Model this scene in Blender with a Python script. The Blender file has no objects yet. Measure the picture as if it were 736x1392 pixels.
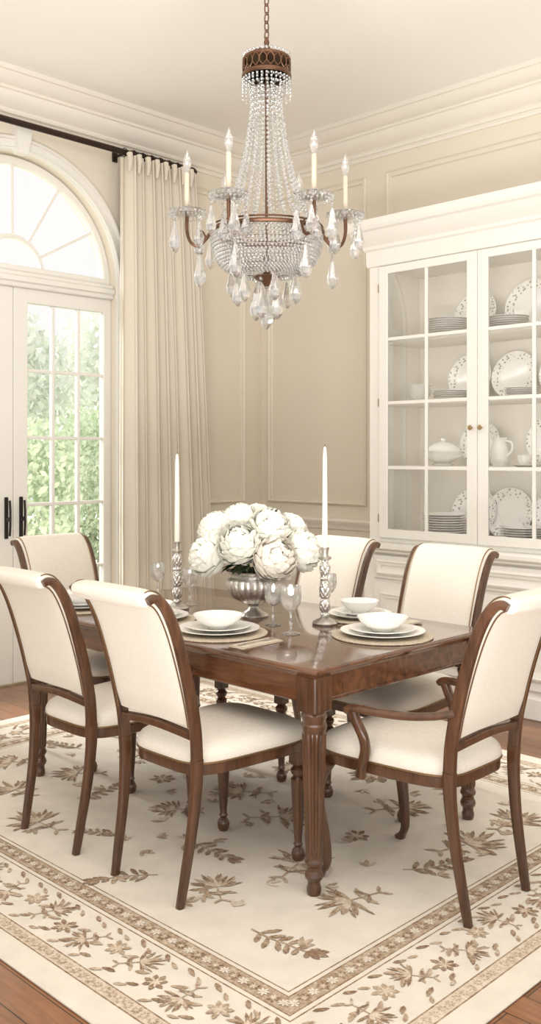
import bpy, bmesh, math, random
from mathutils import Vector, Matrix
pi=math.pi; rad=math.radians
random.seed(7)
C=bpy.context.scene.collection
# ------------------------------------------------------------------ materials
def lin(c):
    return tuple(((x/255)/12.92 if x/255<=.04045 else ((x/255+.055)/1.055)**2.4) for x in c)+(1,)
def newmat(name):
    m=bpy.data.materials.new(name); m.use_nodes=True
    nt=m.node_tree; nt.nodes.clear()
    out=nt.nodes.new('ShaderNodeOutputMaterial')
    return m,nt,out
def coords(nt,scale=(1,1,1),rot=(0,0,0)):
    tc=nt.nodes.new('ShaderNodeTexCoord'); mp=nt.nodes.new('ShaderNodeMapping')
    nt.links.new(tc.outputs['Object'],mp.inputs[0])
    mp.inputs['Scale'].default_value=scale; mp.inputs['Rotation'].default_value=rot
    return mp.outputs[0]
def noise(nt,vec,scale,detail=4,rough=.5):
    n=nt.nodes.new('ShaderNodeTexNoise'); nt.links.new(vec,n.inputs['Vector'])
    n.inputs['Scale'].default_value=scale; n.inputs['Detail'].default_value=detail; n.inputs['Roughness'].default_value=rough
    return n.outputs[0]
def ramp(nt,fac,stops):
    r=nt.nodes.new('ShaderNodeValToRGB'); nt.links.new(fac,r.inputs[0])
    e=r.color_ramp.elements
    while len(e)<len(stops): e.new(.5)
    for k,(p,c) in enumerate(stops): e[k].position=p; e[k].color=c
    return r.outputs[0]
def mixc(nt,fac,a,b,mode='MIX'):
    m=nt.nodes.new('ShaderNodeMix'); m.data_type='RGBA'; m.blend_type=mode
    if isinstance(fac,float): m.inputs[0].default_value=fac
    else: nt.links.new(fac,m.inputs[0])
    for k,v in ((6,a),(7,b)):
        if isinstance(v,tuple): m.inputs[k].default_value=v
        else: nt.links.new(v,m.inputs[k])
    return m.outputs[2]
def pmat(name,col,rough=.5,metal=0,var=.06,vs=6,bump=0,bs=80,coat=0,sheen=0,stretch=(1,1,1),spec=.5,sub=0):
    m,nt,out=newmat(name)
    p=nt.nodes.new('ShaderNodeBsdfPrincipled'); nt.links.new(p.outputs[0],out.inputs[0])
    c=lin(col); v=coords(nt,stretch)
    d=tuple(x*(1-var*2) for x in c[:3])+(1,); l=tuple(min(1,x*(1+var)) for x in c[:3])+(1,)
    nt.links.new(ramp(nt,noise(nt,v,vs),[(.3,d),(.7,l)]),p.inputs['Base Color'])
    p.inputs['Roughness'].default_value=rough; p.inputs['Metallic'].default_value=metal
    p.inputs['Coat Weight'].default_value=coat; p.inputs['Sheen Weight'].default_value=sheen
    p.inputs['Coat Roughness'].default_value=.08
    p.inputs['Specular IOR Level'].default_value=spec
    if bump:
        b=nt.nodes.new('ShaderNodeBump'); b.inputs['Strength'].default_value=bump; b.inputs['Distance'].default_value=.002
        nt.links.new(noise(nt,v,bs,3),b.inputs['Height']); nt.links.new(b.outputs[0],p.inputs['Normal'])
    return m
def woodmat(name,dark,light,rough=.25,coat=.3,axis=(14,14,1.2)):
    m,nt,out=newmat(name)
    p=nt.nodes.new('ShaderNodeBsdfPrincipled'); nt.links.new(p.outputs[0],out.inputs[0])
    v=coords(nt,axis)
    n=noise(nt,v,3.2,8,.62)
    nt.links.new(ramp(nt,n,[(.28,lin(dark)),(.72,lin(light))]),p.inputs['Base Color'])
    p.inputs['Roughness'].default_value=rough; p.inputs['Coat Weight'].default_value=coat; p.inputs['Coat Roughness'].default_value=.06
    return m
def glassmix(name,transp,gloss,tint=(1,1,1,1)):
    m,nt,out=newmat(name)
    g=nt.nodes.new('ShaderNodeBsdfGlass'); g.inputs['IOR'].default_value=1.5; g.inputs['Color'].default_value=tint
    t=nt.nodes.new('ShaderNodeBsdfTransparent'); s=nt.nodes.new('ShaderNodeBsdfGlossy'); s.inputs['Roughness'].default_value=.05
    a=nt.nodes.new('ShaderNodeMixShader'); a.inputs[0].default_value=transp
    nt.links.new(g.outputs[0],a.inputs[1]); nt.links.new(t.outputs[0],a.inputs[2])
    b=nt.nodes.new('ShaderNodeMixShader'); b.inputs[0].default_value=gloss
    nt.links.new(a.outputs[0],b.inputs[1]); nt.links.new(s.outputs[0],b.inputs[2])
    nt.links.new(b.outputs[0],out.inputs[0]); return m
def panemat(name,boost=1.0):
    m,nt,out=newmat(name)
    f=nt.nodes.new('ShaderNodeFresnel'); f.inputs[0].default_value=1.45
    t=nt.nodes.new('ShaderNodeBsdfTransparent'); s=nt.nodes.new('ShaderNodeBsdfGlossy'); s.inputs['Roughness'].default_value=.0
    mu=nt.nodes.new('ShaderNodeMath'); mu.operation='MULTIPLY'; mu.inputs[1].default_value=boost; mu.use_clamp=True; nt.links.new(f.outputs[0],mu.inputs[0])
    a=nt.nodes.new('ShaderNodeMixShader'); nt.links.new(mu.outputs[0],a.inputs[0])
    nt.links.new(t.outputs[0],a.inputs[1]); nt.links.new(s.outputs[0],a.inputs[2]); nt.links.new(a.outputs[0],out.inputs[0]); return m
def weave(name,col,th=520):
    m,nt,out=newmat(name)
    p=nt.nodes.new('ShaderNodeBsdfPrincipled'); nt.links.new(p.outputs[0],out.inputs[0]); p.inputs['Roughness'].default_value=.9; p.inputs['Sheen Weight'].default_value=.1
    c=lin(col); a=noise(nt,coords(nt,(1,1,.12)),th,2); b=noise(nt,coords(nt,(.12,.12,1)),th,2)
    ad=nt.nodes.new('ShaderNodeMath'); ad.operation='ADD'; nt.links.new(a,ad.inputs[0]); nt.links.new(b,ad.inputs[1])
    hf=nt.nodes.new('ShaderNodeMath'); hf.operation='MULTIPLY'; hf.inputs[1].default_value=.5; nt.links.new(ad.outputs[0],hf.inputs[0])
    nt.links.new(ramp(nt,hf.outputs[0],[(.36,tuple(x*.90 for x in c[:3])+(1,)),(.60,tuple(min(1,x*1.02) for x in c[:3])+(1,))]),p.inputs['Base Color'])
    bp=nt.nodes.new('ShaderNodeBump'); bp.inputs['Strength'].default_value=.25; bp.inputs['Distance'].default_value=.002
    nt.links.new(hf.outputs[0],bp.inputs['Height']); nt.links.new(bp.outputs[0],p.inputs['Normal']); return m
M={}
M['wall']=pmat('wall_paint',(231,222,205),.7,var=.012,vs=2,bump=.05,bs=200)
M['ceil']=pmat('ceiling_paint',(252,250,245),.8,var=.005,vs=1)
M['trim']=pmat('trim_paint',(239,233,222),.45,var=.01,vs=2)
M['cab']=pmat('cabinet_paint',(239,236,229),.4,var=.008,vs=2)
M['cabin']=pmat('cabinet_interior_paint',(246,241,231),.6,var=.01,vs=2)
M['door']=pmat('door_paint',(235,232,225),.4,var=.008,vs=2)
M['wood']=woodmat('walnut_wood',(52,32,20),(104,69,46),.28,.35)
M['tablewood']=woodmat('polished_table_wood',(60,35,22),(116,75,49),.12,.7,(10,1.0,10))
M['linen']=weave('cream_linen',(227,219,206))
M['nail']=pmat('bronze_nail',(140,112,80),.4,.7)
M['curtain']=pmat('curtain_fabric',(226,217,201),.85,var=.0,vs=2,bump=.12,bs=400,sheen=.1)
M['rod']=pmat('dark_bronze',(58,44,38),.4,.6)
M['black']=pmat('blackened_bronze',(50,46,44),.4,.6)
M['brass']=pmat('antique_brass',(176,150,108),.3,.8)
M['copper']=pmat('aged_bronze',(108,77,57),.4,.6,var=.15,vs=20)
M['silver']=pmat('aged_silver',(214,210,204),.28,.92,var=.14,vs=25,bump=.6,bs=160)
M['china']=pmat('white_china',(245,243,238),.2,var=.01,coat=.3)
M['wax']=pmat('ivory_wax',(242,237,225),.5,var=.01)
M['sleeve']=pmat('beige_candle_sleeve',(206,192,170),.5,var=.03)
M['wick']=pmat('wick_cotton',(60,50,44),.9)
M['petal']=pmat('peony_petal',(246,245,235),.8,var=.01,vs=8)
M['petal2']=pmat('peony_blush_petal',(246,240,229),.8,var=.02,vs=8)
M['leafd']=pmat('dark_leaf',(58,72,44),.5,var=.15)
M['stemg']=pmat('green_stem',(96,120,66),.6,var=.1)
M['mat']=pmat('woven_seagrass',(204,190,169),.85,var=.18,vs=150,bump=.8,bs=180)
M['napkin']=pmat('napkin_linen',(200,188,170),.85,var=.06,vs=60,bump=.4,bs=300)
M['crystal']=glassmix('crystal',.36,.30)
M['goblet']=glassmix('goblet_glass',.40,.18)
M['pane']=panemat('window_glass',.6)
M['cabpane']=panemat('cabinet_glass',1.6)
M['leaf']=pmat('garden_leaf',(220,232,208),.8,var=.07,vs=2.5)  # green paled: washed-out daylight is put into the leaf colour
M['leafp']=pmat('distant_leaf',(242,246,236),.8,var=.02,vs=1.5)  # near-white leaves: overexposure painted into the colour
M['bark']=pmat('garden_bark',(214,208,196),.8)
M['grass']=pmat('lawn_grass',(224,232,208),.9,var=.1,vs=4)
M['rug']=pmat('rug_wool',(229,221,208),.95,var=.04,vs=9,bump=.6,bs=260)
def worn(name,col,base,th):
    m,nt,out=newmat(name)
    p=nt.nodes.new('ShaderNodeBsdfPrincipled'); nt.links.new(p.outputs[0],out.inputs[0]); p.inputs['Roughness'].default_value=.95
    v=coords(nt); f=ramp(nt,noise(nt,v,50,8,.8),[(th-.10,(0,0,0,1)),(th+.12,(1,1,1,1))])
    nt.links.new(mixc(nt,f,lin(col),lin(base)),p.inputs['Base Color'])
    return m
M['rdark']=worn('rug_brown_wool',(126,98,74),(190,170,147),.52)
M['rmid']=worn('rug_taupe_wool',(160,136,111),(212,197,177),.52)
M['rlight']=worn('rug_tan_wool',(196,177,153),(226,215,200),.51)
m,nt,out=newmat('oak_plank_floor'); p=nt.nodes.new('ShaderNodeBsdfPrincipled'); nt.links.new(p.outputs[0],out.inputs[0])
v=coords(nt,(1,1,1),(0,0,pi/2)); br=nt.nodes.new('ShaderNodeTexBrick'); nt.links.new(v,br.inputs['Vector'])
br.inputs['Scale'].default_value=1; br.inputs['Brick Width'].default_value=1.3; br.inputs['Row Height'].default_value=.1
br.inputs['Mortar Size'].default_value=.0018; br.inputs['Color1'].default_value=lin((162,116,82)); br.inputs['Color2'].default_value=lin((130,91,63)); br.inputs['Mortar'].default_value=lin((60,38,24))
v2=coords(nt,(16,1.2,1)); g=ramp(nt,noise(nt,v2,4,7,.6),[(.3,(.62,.58,.55,1)),(.7,(1.05,1.02,1,1))])
nt.links.new(mixc(nt,1.0,br.outputs[0],g,'MULTIPLY'),p.inputs['Base Color']); p.inputs['Roughness'].default_value=.3; p.inputs['Coat Weight'].default_value=.2
M['floor']=m
m,nt,out=newmat('patterned_china_rim'); p=nt.nodes.new('ShaderNodeBsdfPrincipled'); nt.links.new(p.outputs[0],out.inputs[0]); p.inputs['Roughness'].default_value=.25
vo=nt.nodes.new('ShaderNodeTexVoronoi'); vo.inputs['Scale'].default_value=55; nt.links.new(coords(nt),vo.inputs['Vector'])
nt.links.new(ramp(nt,vo.outputs['Distance'],[(.22,lin((150,148,142))),(.42,lin((244,242,236)))]),p.inputs['Base Color'])
M['rim']=m
# ------------------------------------------------------------------ mesh builder
_b=bmesh.new(); bmesh.ops.create_icosphere(_b,subdivisions=1,radius=1)
ICO_V=[tuple(x.co) for x in _b.verts]; ICO_F=[tuple(x.index for x in f.verts) for f in _b.faces]; _b.free()
def sup(w,h,n=16,e=3.0):
    o=[]
    for i in range(n):
        a=2*pi*i/n+pi/n; c,s=math.cos(a),math.sin(a)
        o.append((w/2*math.copysign(abs(c)**(2/e),c),h/2*math.copysign(abs(s)**(2/e),s)))
    return o
def circ(n=10): return [(math.cos(2*pi*i/n),math.sin(2*pi*i/n)) for i in range(n)]
def cr(P,n=6):
    o=[];K=len(P)
    for i in range(K-1):
        p0=P[max(i-1,0)];p1=P[i];p2=P[i+1];p3=P[min(i+2,K-1)]
        for k in range(n):
            t=k/n
            o.append(tuple(.5*(2*b+(c-a)*t+(2*a-5*b+4*c-d)*t*t+(-a+3*b-3*c+d)*t**3) for a,b,c,d in zip(p0,p1,p2,p3)))
    o.append(tuple(P[-1])); return o
class B:
    def __init__(s): s.v=[];s.f=[];s.m=[]
    def add(s,vs,fs,mi=0,Mx=None):
        n=len(s.v)
        s.v+=[tuple(Mx@Vector(p)) for p in vs] if Mx is not None else [tuple(p) for p in vs]
        s.f+=[tuple(i+n for i in f) for f in fs]; s.m+=[mi]*len(fs); return s
    def rings(s,R,caps=True,closed=False,mi=0,Mx=None,wrap=True):
        n=len(R[0]);K=len(R);vs=[p for r in R for p in r];fs=[]
        for i in range(K-1+(1 if closed else 0)):
            j=(i+1)%K
            for a in range(n if wrap else n-1):
                b=(a+1)%n; fs.append((i*n+a,i*n+b,j*n+b,j*n+a))
        if caps and not closed:
            fs.append(tuple(range(n))[::-1]); fs.append(tuple((K-1)*n+i for i in range(n)))
        return s.add(vs,fs,mi,Mx)
    def box(s,x0,x1,y0,y1,z0,z1,b=.003,mi=0,Mx=None):
        b=min(b,(x1-x0)*.4,(y1-y0)*.4,(z1-z0)*.4)
        def oc(i,z):
            X0,X1,Y0,Y1=x0+i,x1-i,y0+i,y1-i
            return [(X0+b,Y0,z),(X1-b,Y0,z),(X1,Y0+b,z),(X1,Y1-b,z),(X1-b,Y1,z),(X0+b,Y1,z),(X0,Y1-b,z),(X0,Y0+b,z)]
        return s.rings([oc(b*.9,z0),oc(0,z0+b),oc(0,z1-b),oc(b*.9,z1)],mi=mi,Mx=Mx)
    def lathe(s,prof,seg=24,c=(0,0,0),Mx=None,mi=0,fl=None,caps=True):
        R=[]
        for r,z in prof:
            ring=[]
            for i in range(seg):
                a=2*pi*i/seg; rr=max(r,1e-4)
                if fl: rr*=fl(a,z)
                ring.append((c[0]+rr*math.cos(a),c[1]+rr*math.sin(a),c[2]+z))
            R.append(ring)
        return s.rings(R,mi=mi,Mx=Mx,caps=caps)
    def sweep(s,pts,sec,side=None,sc=None,caps=True,closed=False,mi=0,Mx=None):
        P=[Vector(p) for p in pts];K=len(P);R=[];S=None
        for i in range(K):
            if closed: T=(P[(i+1)%K]-P[i-1]).normalized()
            else: T=(P[min(i+1,K-1)]-P[max(i-1,0)]).normalized()
            if side is not None: S=Vector(side)
            elif S is None: S=Vector((0,0,1)) if abs(T.z)<.9 else Vector((1,0,0))
            S=(S-T*S.dot(T)).normalized(); N=T.cross(S)
            k=sc[i] if sc else 1
            ka,kb=(k,k) if not isinstance(k,tuple) else k
            R.append([tuple(P[i]+S*a*ka+N*b*kb) for a,b in sec])
        return s.rings(R,caps=caps,closed=closed,mi=mi,Mx=Mx)
    def tube(s,pts,r,n=10,**k):
        K=len(pts); sc=[r]*K if not isinstance(r,list) else r
        return s.sweep(pts,circ(n),sc=sc,**k)
    def bead(s,p,r,mi=0): return s.add([(p[0]+a*r,p[1]+b*r,p[2]+c*r) for a,b,c in ICO_V],ICO_F,mi)
    def mould(s,f,a0,a1,z0,z1,prof,mi=0):
        R=[]
        for ins,t in prof:
            R.append([f(a0+ins,z0+ins,t),f(a1-ins,z0+ins,t),f(a1-ins,z1-ins,t),f(a0+ins,z1-ins,t)])
        return s.rings(R,caps=False,mi=mi)
def build(name,b,mat,parent=None,ang=35,loc=None):
    me=bpy.data.meshes.new(name); me.from_pydata(b.v,[],b.f)
    mats=mat if isinstance(mat,(list,tuple)) else [mat]
    for x in mats: me.materials.append(M[x])
    me.polygons.foreach_set('material_index',b.m)
    bm=bmesh.new(); bm.from_mesh(me); bmesh.ops.recalc_face_normals(bm,faces=bm.faces)
    th=rad(ang)
    for f in bm.faces: f.smooth=True
    for e in bm.edges:
        if len(e.link_faces)!=2 or e.calc_face_angle(0)>th: e.smooth=False
    bm.to_mesh(me); bm.free()
    o=bpy.data.objects.new(name,me); C.objects.link(o)
    if parent: o.parent=parent
    if loc: o.location=loc
    return o
def tag(o,label=None,cat=None,group=None,kind=None):
    for k,v in (('label',label),('category',cat),('group',group),('kind',kind)):
        if v: o[k]=v
    return o
def thing(name,label,cat,loc=(0,0,0),rz=0,group=None):
    o=bpy.data.objects.new(name,None); C.objects.link(o); o.empty_display_size=.1
    o.location=loc; o.rotation_euler=(0,0,rz); return tag(o,label,cat,group)
def struct(name,b,mat,parent=None,ang=35):
    o=build(name,b,mat,parent,ang)
    if not parent: o['kind']='structure'
    return o
def dup(root,loc,rz=None,label=None,group=None,scale=None):
    def cp(o,par):
        c=o.copy(); C.objects.link(c)
        if par: c.parent=par
        for ch in list(o.children): cp(ch,c)
        return c
    r=cp(root,None); r.location=loc
    if rz is not None: r.rotation_euler=(0,0,rz)
    if label: r['label']=label
    if group: r['group']=group
    if scale: r.scale=(scale,)*3
    return r
# ------------------------------------------------------------------ room
XW,YW,H=5.3,5.3,3.78
CX,AR,ZS=3.15,.75,2.58
b=B().box(-3,5.5,-3,5.5,-.1,0,0); struct('floor',b,'floor')
b=B().box(-3,5.5,-3,5.5,H,H+.1,0); struct('ceiling',b,'ceil')
b=B().box(XW,5.5,-3,5.5,0,H,0); struct('wall_right',b,'wall')
b=B(); b.box(-3,CX-AR,YW,5.5,0,H,0); b.box(CX+AR,XW,YW,5.5,0,H,0)
N=40
A=[(CX+AR*math.cos(pi*i/N),ZS+AR*math.sin(pi*i/N)) for i in range(N+1)]
for yy in (YW,5.5): b.rings([[(x,yy,z) for x,z in A],[(x,yy,H) for x,z in A]],caps=False,wrap=False)
b.rings([[(x,YW,z) for x,z in A],[(x,5.5,z) for x,z in A]],caps=False,wrap=False)
struct('wall_left',b,'wall')
prof=[(0,3.47),(.012,3.47),(.016,3.488),(.010,3.494),(.010,3.502),(.028,3.508),(.032,3.525),(.026,3.532),(.026,3.540),(.045,3.550),(.070,3.572),(.090,3.600),(.100,3.630),(.100,3.640),(.114,3.645),(.118,3.662),(.112,3.668),(.130,3.676),(.150,3.70),(.168,3.73),(.172,3.742),(.185,3.746),(.185,3.78),(0,3.78)]
prof=[(t,3.78-(3.78-z)*.84) for t,z in prof]
b=B(); b.rings([[(-3,YW-t,z) for t,z in prof],[(XW-t,YW-t,z) for t,z in prof],[(XW-t,-3,z) for t,z in prof]])
struct('trim_1',b,'trim',ang=25)
prof=[(0,.90),(.015,.905),(.02,.93),(.035,.945),(.04,.965),(.03,.98),(0,.985)]
b=B(); b.rings([[(CX+AR+.1,YW-t,z) for t,z in prof],[(XW-t,YW-t,z) for t,z in prof],[(XW-t,3.80,z) for t,z in prof]])
struct('trim_2',b,'trim')
prof=[(0,0),(.022,0),(.022,.13),(.016,.15),(.01,.17),(0,.175)]
b=B(); b.rings([[(CX+AR+.1,YW-t,z) for t,z in prof],[(XW-t,YW-t,z) for t,z in prof]]); struct('baseboard_left',b,'trim')
b=B(); b.rings([[(XW-t,YW-.03,z) for t,z in prof],[(XW-t,3.84,z) for t,z in prof]]); struct('baseboard_right',b,'trim')
fR=lambda a,z,t:(XW-t,a,z)
fL=lambda a,z,t:(a,YW-t,z)
mp=[(0,0),(0,.016),(.010,.026),(.02,.016),(.034,.016),(.04,.006),(.04,0)]
b=B(); b.mould(fR,4.25,5.22,1.08,3.40,mp); b.mould(fR,2.2,4.07,1.08,3.40,mp); b.mould(fR,3.9,5.18,.26,.82,mp); struct('trim_3',b,'wall')
b=B(); b.mould(fL,4.15,5.10,1.08,3.40,mp); b.mould(fL,4.15,5.10,.26,.82,mp); struct('trim_4',b,'wall')
def archpath(r,z0=0): return [(CX+r,YW,z0),(CX+r,YW,1.3)]+[(CX+r*math.cos(pi*i/N),YW,ZS+r*math.sin(pi*i/N)) for i in range(N+1)]+[(CX-r,YW,1.3),(CX-r,YW,z0)]
b=B()
b.sweep([(x,y-.012,z) for x,y,z in archpath(AR+.04)],[(-.013,-.045),(.013,-.045),(.013,.045),(-.013,.045)],side=(0,1,0))
b.sweep([(x,y-.02,z) for x,y,z in archpath(AR+.075)],sup(.045,.025,8,3),side=(0,1,0))
b.sweep([(x,y-.02,z) for x,y,z in archpath(AR+.008)],sup(.04,.02,8,3),side=(0,1,0))
b.rings([[(CX-.035,YW-.06,ZS+AR-.02),(CX+.035,YW-.06,ZS+AR-.02),(CX+.035,YW,ZS+AR-.02),(CX-.035,YW,ZS+AR-.02)],
         [(CX-.055,YW-.075,ZS+AR+.12),(CX+.055,YW-.075,ZS+AR+.12),(CX+.055,YW,ZS+AR+.12),(CX-.055,YW,ZS+AR+.12)],
         [(CX-.065,YW-.085,ZS+AR+.14),(CX+.065,YW-.085,ZS+AR+.14),(CX+.065,YW,ZS+AR+.14),(CX-.065,YW,ZS+AR+.14)]])
struct('trim_5',b,'door')
b=B(); b.box(CX-AR+.001,CX+AR-.001,5.33,5.45,2.50,2.60,.006); b.box(CX-AR+.001,CX+AR-.001,5.31,5.36,2.53,2.57,.006)
struct('trim_6',b,'door')
b=B()
b.sweep([(CX+(AR-.035)*math.cos(pi*i/N),5.385,2.60+(AR-.055)*math.sin(pi*i/N)) for i in range(N+1)],sup(.05,.055,8,5),side=(0,1,0))
b.sweep([(CX+.22*math.cos(pi*i/20),5.385,2.60+.22*math.sin(pi*i/20)) for i in range(21)],sup(.04,.03,8,5),side=(0,1,0))
for d in (30,60,90,120,150):
    c,s_=math.cos(rad(d)),math.sin(rad(d))
    b.sweep([(CX+.22*c,5.385,2.60+.22*s_),(CX+.70*c,5.385,2.60+.69*s_)],sup(.035,.022,8,5),side=(0,1,0))
b.box(CX-.70,CX+.70,5.36,5.41,2.60,2.64)
wf=struct('window_1',b,'door')
b=B(); arc=[(CX+.7*math.cos(pi*i/N),5.387,2.61+.68*math.sin(pi*i/N)) for i in range(N+1)]; b.add(arc,[tuple(range(N+1))]); build('glass_pane',b,'pane',wf)
def leaf(name,x0,x1,inner):
    sl=.10 if inner=='L' else .06; sr=.10 if inner=='R' else .06
    b=B(); y0,y1=5.36,5.41; z0,z1=.01,2.50
    b.box(x0,x0+sl,y0,y1,z0,z1); b.box(x1-sr,x1,y0,y1,z0,z1); b.box(x0+sl-.002,x1-sr+.002,y0,y1,z0,.27); b.box(x0+sl-.002,x1-sr+.002,y0,y1,2.41,z1)
    g0,g1=x0+sl,x1-sr
    for k in (1,2): x=g0+(g1-g0)*k/3; b.box(x-.011,x+.011,y0+.008,y1-.008,.27,2.41,.004)
    for k in (1,2,3,4): z=.27+(2.14)*k/5; b.box(g0,g1,y0+.01,y1-.01,z-.011,z+.011,.004)
    o=struct(name,b,'door')
    b=B(); b.box(g0,g1,5.384,5.388,.27,2.41,0); build('glass_pane',b,'pane',o)
    hx=x0+.05 if inner=='L' else x1-.05
    b=B(); b.box(hx-.013,hx+.013,5.350,5.362,.92,1.18,.004); b.box(hx-.008,hx+.008,5.31,5.352,1.03,1.055,.004); b.tube([(hx,5.315,.94),(hx,5.308,1.0),(hx,5.308,1.1),(hx,5.315,1.16)],.0075,8)
    build('door_handle',b,'black',o)
leaf('door_1',CX+.002,CX+AR-.002,'L'); leaf('door_2',CX-AR+.002,CX-.002,'R')
# ------------------------------------------------------------------ curtain rod + curtain
t=thing('curtain_rod','dark bronze curtain rod running above the arched french doors','curtain rod',(3.2,5.16,3.46))
b=B(); b.tube([(-2.2,0,0),(1.22,0,0)],.020,14); build('rod',b,'rod',t)
b=B()
for k in range(26): 
    x=.72+k*.019; b.lathe([(.021,-.008),(.027,0),(.021,.008)],12,Mx=Matrix.Translation((x,0,0))@Matrix.Rotation(pi/2,4,'Y')@Matrix.Rotation(.35,4,'X'))
build('twisted_sleeve',b,'rod',t)
b=B().lathe([(0,.07),(.012,.065),(.02,.05),(.026,.03),(.024,.012),(.014,.0),(.02,-.008),(.018,-.02)],16,Mx=Matrix.Translation((1.23,0,0))@Matrix.Rotation(pi/2,4,'Y')); build('finial',b,'rod',t)
for x in (-.95,.68):
    b=B(); b.tube([(x,.14,0),(x,.07,0),(x,0,0)],.009,8); b.box(x-.02,x+.02,.125,.14,-.035,.035); build('bracket',b,'rod',t)
t=thing('curtain','floor length cream pleated curtain hanging at right of the french doors','curtain',(4.17,5.14,0))
R=[];NF=8;W=NF*30
for zi in range(30):
    z=.02+ (3.43-.02)*zi/29; f=zi/29
    wl=-.33; wr=.28+.19*(1-f)**.8
    row=[]
    for i in range(W+1):
        u=i/W; amp=(.066-.016*f)*(1+.22*math.sin(u*17+1)); ph=u*2*pi*NF+.4*math.sin(z*.9+u*5)*(1-f)
        row.append((wl+(wr-wl)*u+.014*math.sin(2*ph),amp*math.sin(ph),z))
    R.append(row)
b=B().rings(R,caps=False,wrap=False); build('drape',b,'curtain',t,75)
b=B()
for k in range(NF):
    u=(k+.25)/NF; x=-.33+.61*u
    b.sweep([(x,-.04,3.32),(x,-.05,3.40),(x,-.04,3.44)],sup(.034,.034,8,2.5),side=(1,0,0),sc=[.5,1,1.2])
build('pleat_heading',b,'curtain',t)
for k in range(NF):
    x=-.33+.61*(k+.25)/NF
    b=B().tube([(x,.02+.029*math.cos(2*pi*i/18),3.458+.029*math.sin(2*pi*i/18)) for i in range(18)],.003,6,closed=True); build('curtain_ring',b,'rod',t)
# ------------------------------------------------------------------ cabinet
cab=thing('china_cabinet','tall cream built-in china cabinet with glazed doors on the right wall','cabinet',(4.75,2.99,0))
def cp(name,b,mat,par=None,ang=35):
    b.v=[(x-4.75,y-2.99,z) for x,y,z in b.v]; return build(name,b,mat,par or cab,ang)
Y0,Y1=2.19,3.79
b=B(); b.box(4.72,5.28,Y0-.02,Y1+.02,0,.86,.003); b.box(4.705,5.28,Y0-.035,Y1+.035,0,.12,.006); cp('base_unit',b,'cab')
b=B(); b.box(4.66,5.28,Y0-.05,Y1+.05,.86,.90,.01); b.box(4.68,5.28,Y0-.04,Y1+.04,.84,.862,.006); cp('counter_ledge',b,'cab')
fC=lambda X:(lambda a,z,t:(X-t,a,z))
mp2=[(0,0),(0,.014),(.012,.02),(.024,.012),(.036,.008),(.036,0)]
for (a0,a1) in ((3.02,3.72),(2.26,2.96)):
    b=B(); b.box(4.702,4.722,a0,a1,.16,.66,.004); b.mould(fC(4.702),a0+.06,a1-.06,.22,.60,mp2); cp('lower_door',b,'cab')
    b=B(); b.box(4.702,4.722,a0,a1,.68,.825,.004); b.mould(fC(4.702),a0+.03,a1-.03,.705,.80,mp2); cp('drawer_front',b,'cab')
b=B(); b.box(4.79,5.28,Y1-.02,Y1,.90,2.66,.001); b.box(4.79,5.28,Y0,Y0+.02,.90,2.66,.001); b.box(4.79,5.28,Y0+.02,Y1-.02,.90,.925,.001); b.box(4.79,5.28,Y0+.02,Y1-.02,2.62,2.66,.001); b.box(5.26,5.28,Y0+.02,Y1-.02,.925,2.62,.001); cp('carcass',b,'cabin')
b=B(); b.box(4.75,4.79,3.70,Y1,.90,2.66); b.box(4.75,4.79,Y0,2.28,.90,2.66); b.box(4.75,4.79,2.28,3.70,2.62,2.66); b.box(4.75,4.79,2.28,3.70,.90,.925); cp('face_frame',b,'cab')
prof=[(0,2.62),(.012,2.625),(.015,2.65),(.015,2.72),(.028,2.73),(.032,2.75),(.05,2.77),(.075,2.80),(.09,2.83),(.105,2.84),(.115,2.86),(.115,2.90),(0,2.905)]
b=B(); b.rings([[(5.28,Y1+t,z) for t,z in prof],[(4.75-t,Y1+t,z) for t,z in prof],[(4.75-t,Y0-t,z) for t,z in prof],[(5.28,Y0-t,z) for t,z in prof]]); b.box(4.74,5.28,Y0,Y1,2.88,2.905); cp('cornice',b,'cab',ang=25)
SH=[.925,1.375,1.775,2.17]
for z in SH[1:]:
    b=B().box(4.80,5.26,Y0+.02,Y1-.02,z-.02,z,.002); cp('shelf',b,'cabin')
def cdoor(a0,a1,side):
    b=B(); x0,x1=4.728,4.75; z0,z1=.93,2.615; s_=.068
    b.box(x0,x1,a0,a0+s_,z0,z1); b.box(x0,x1,a1-s_,a1,z0,z1); b.box(x0,x1,a0+s_-.001,a1-s_+.001,z0,z0+.055); b.box(x0,x1,a0+s_-.001,a1-s_+.001,z1-.05,z1)
    m_=(a0+a1)/2; b.box(x0+.003,x1-.003,m_-.011,m_+.011,z0+.05,z1-.04,.003)
    for z in (1.365,1.765,2.16): b.box(x0+.004,x1-.004,a0+s_,a1-s_,z-.011,z+.011,.003)
    d=cp('door',b,'cab')
    b=B().box(4.739,4.742,a0+s_,a1-s_,z0+.05,z1-.045,0); cp('glass_pane',b,'cabpane',d)
    ky=a0+.03 if side>0 else a1-.03
    b=B().lathe([(.005,0),(.005,.012),(.012,.018),(.0145,.025),(.010,.032),(0,.034)],14,Mx=Matrix.Translation((4.728,ky,1.60))@Matrix.Rotation(-pi/2,4,'Y')); cp('knob',b,'brass',d)
    hy=a1+.002 if side>0 else a0-.002
    for z in (1.05,1.77,2.48):
        b=B().lathe([(.004,-.025),(.004,.025)],8,c=(4.729,hy,z)); cp('hinge',b,'brass',d)
cdoor(2.992,3.70,1); cdoor(2.28,2.988,-1)
CACHE={}
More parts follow.
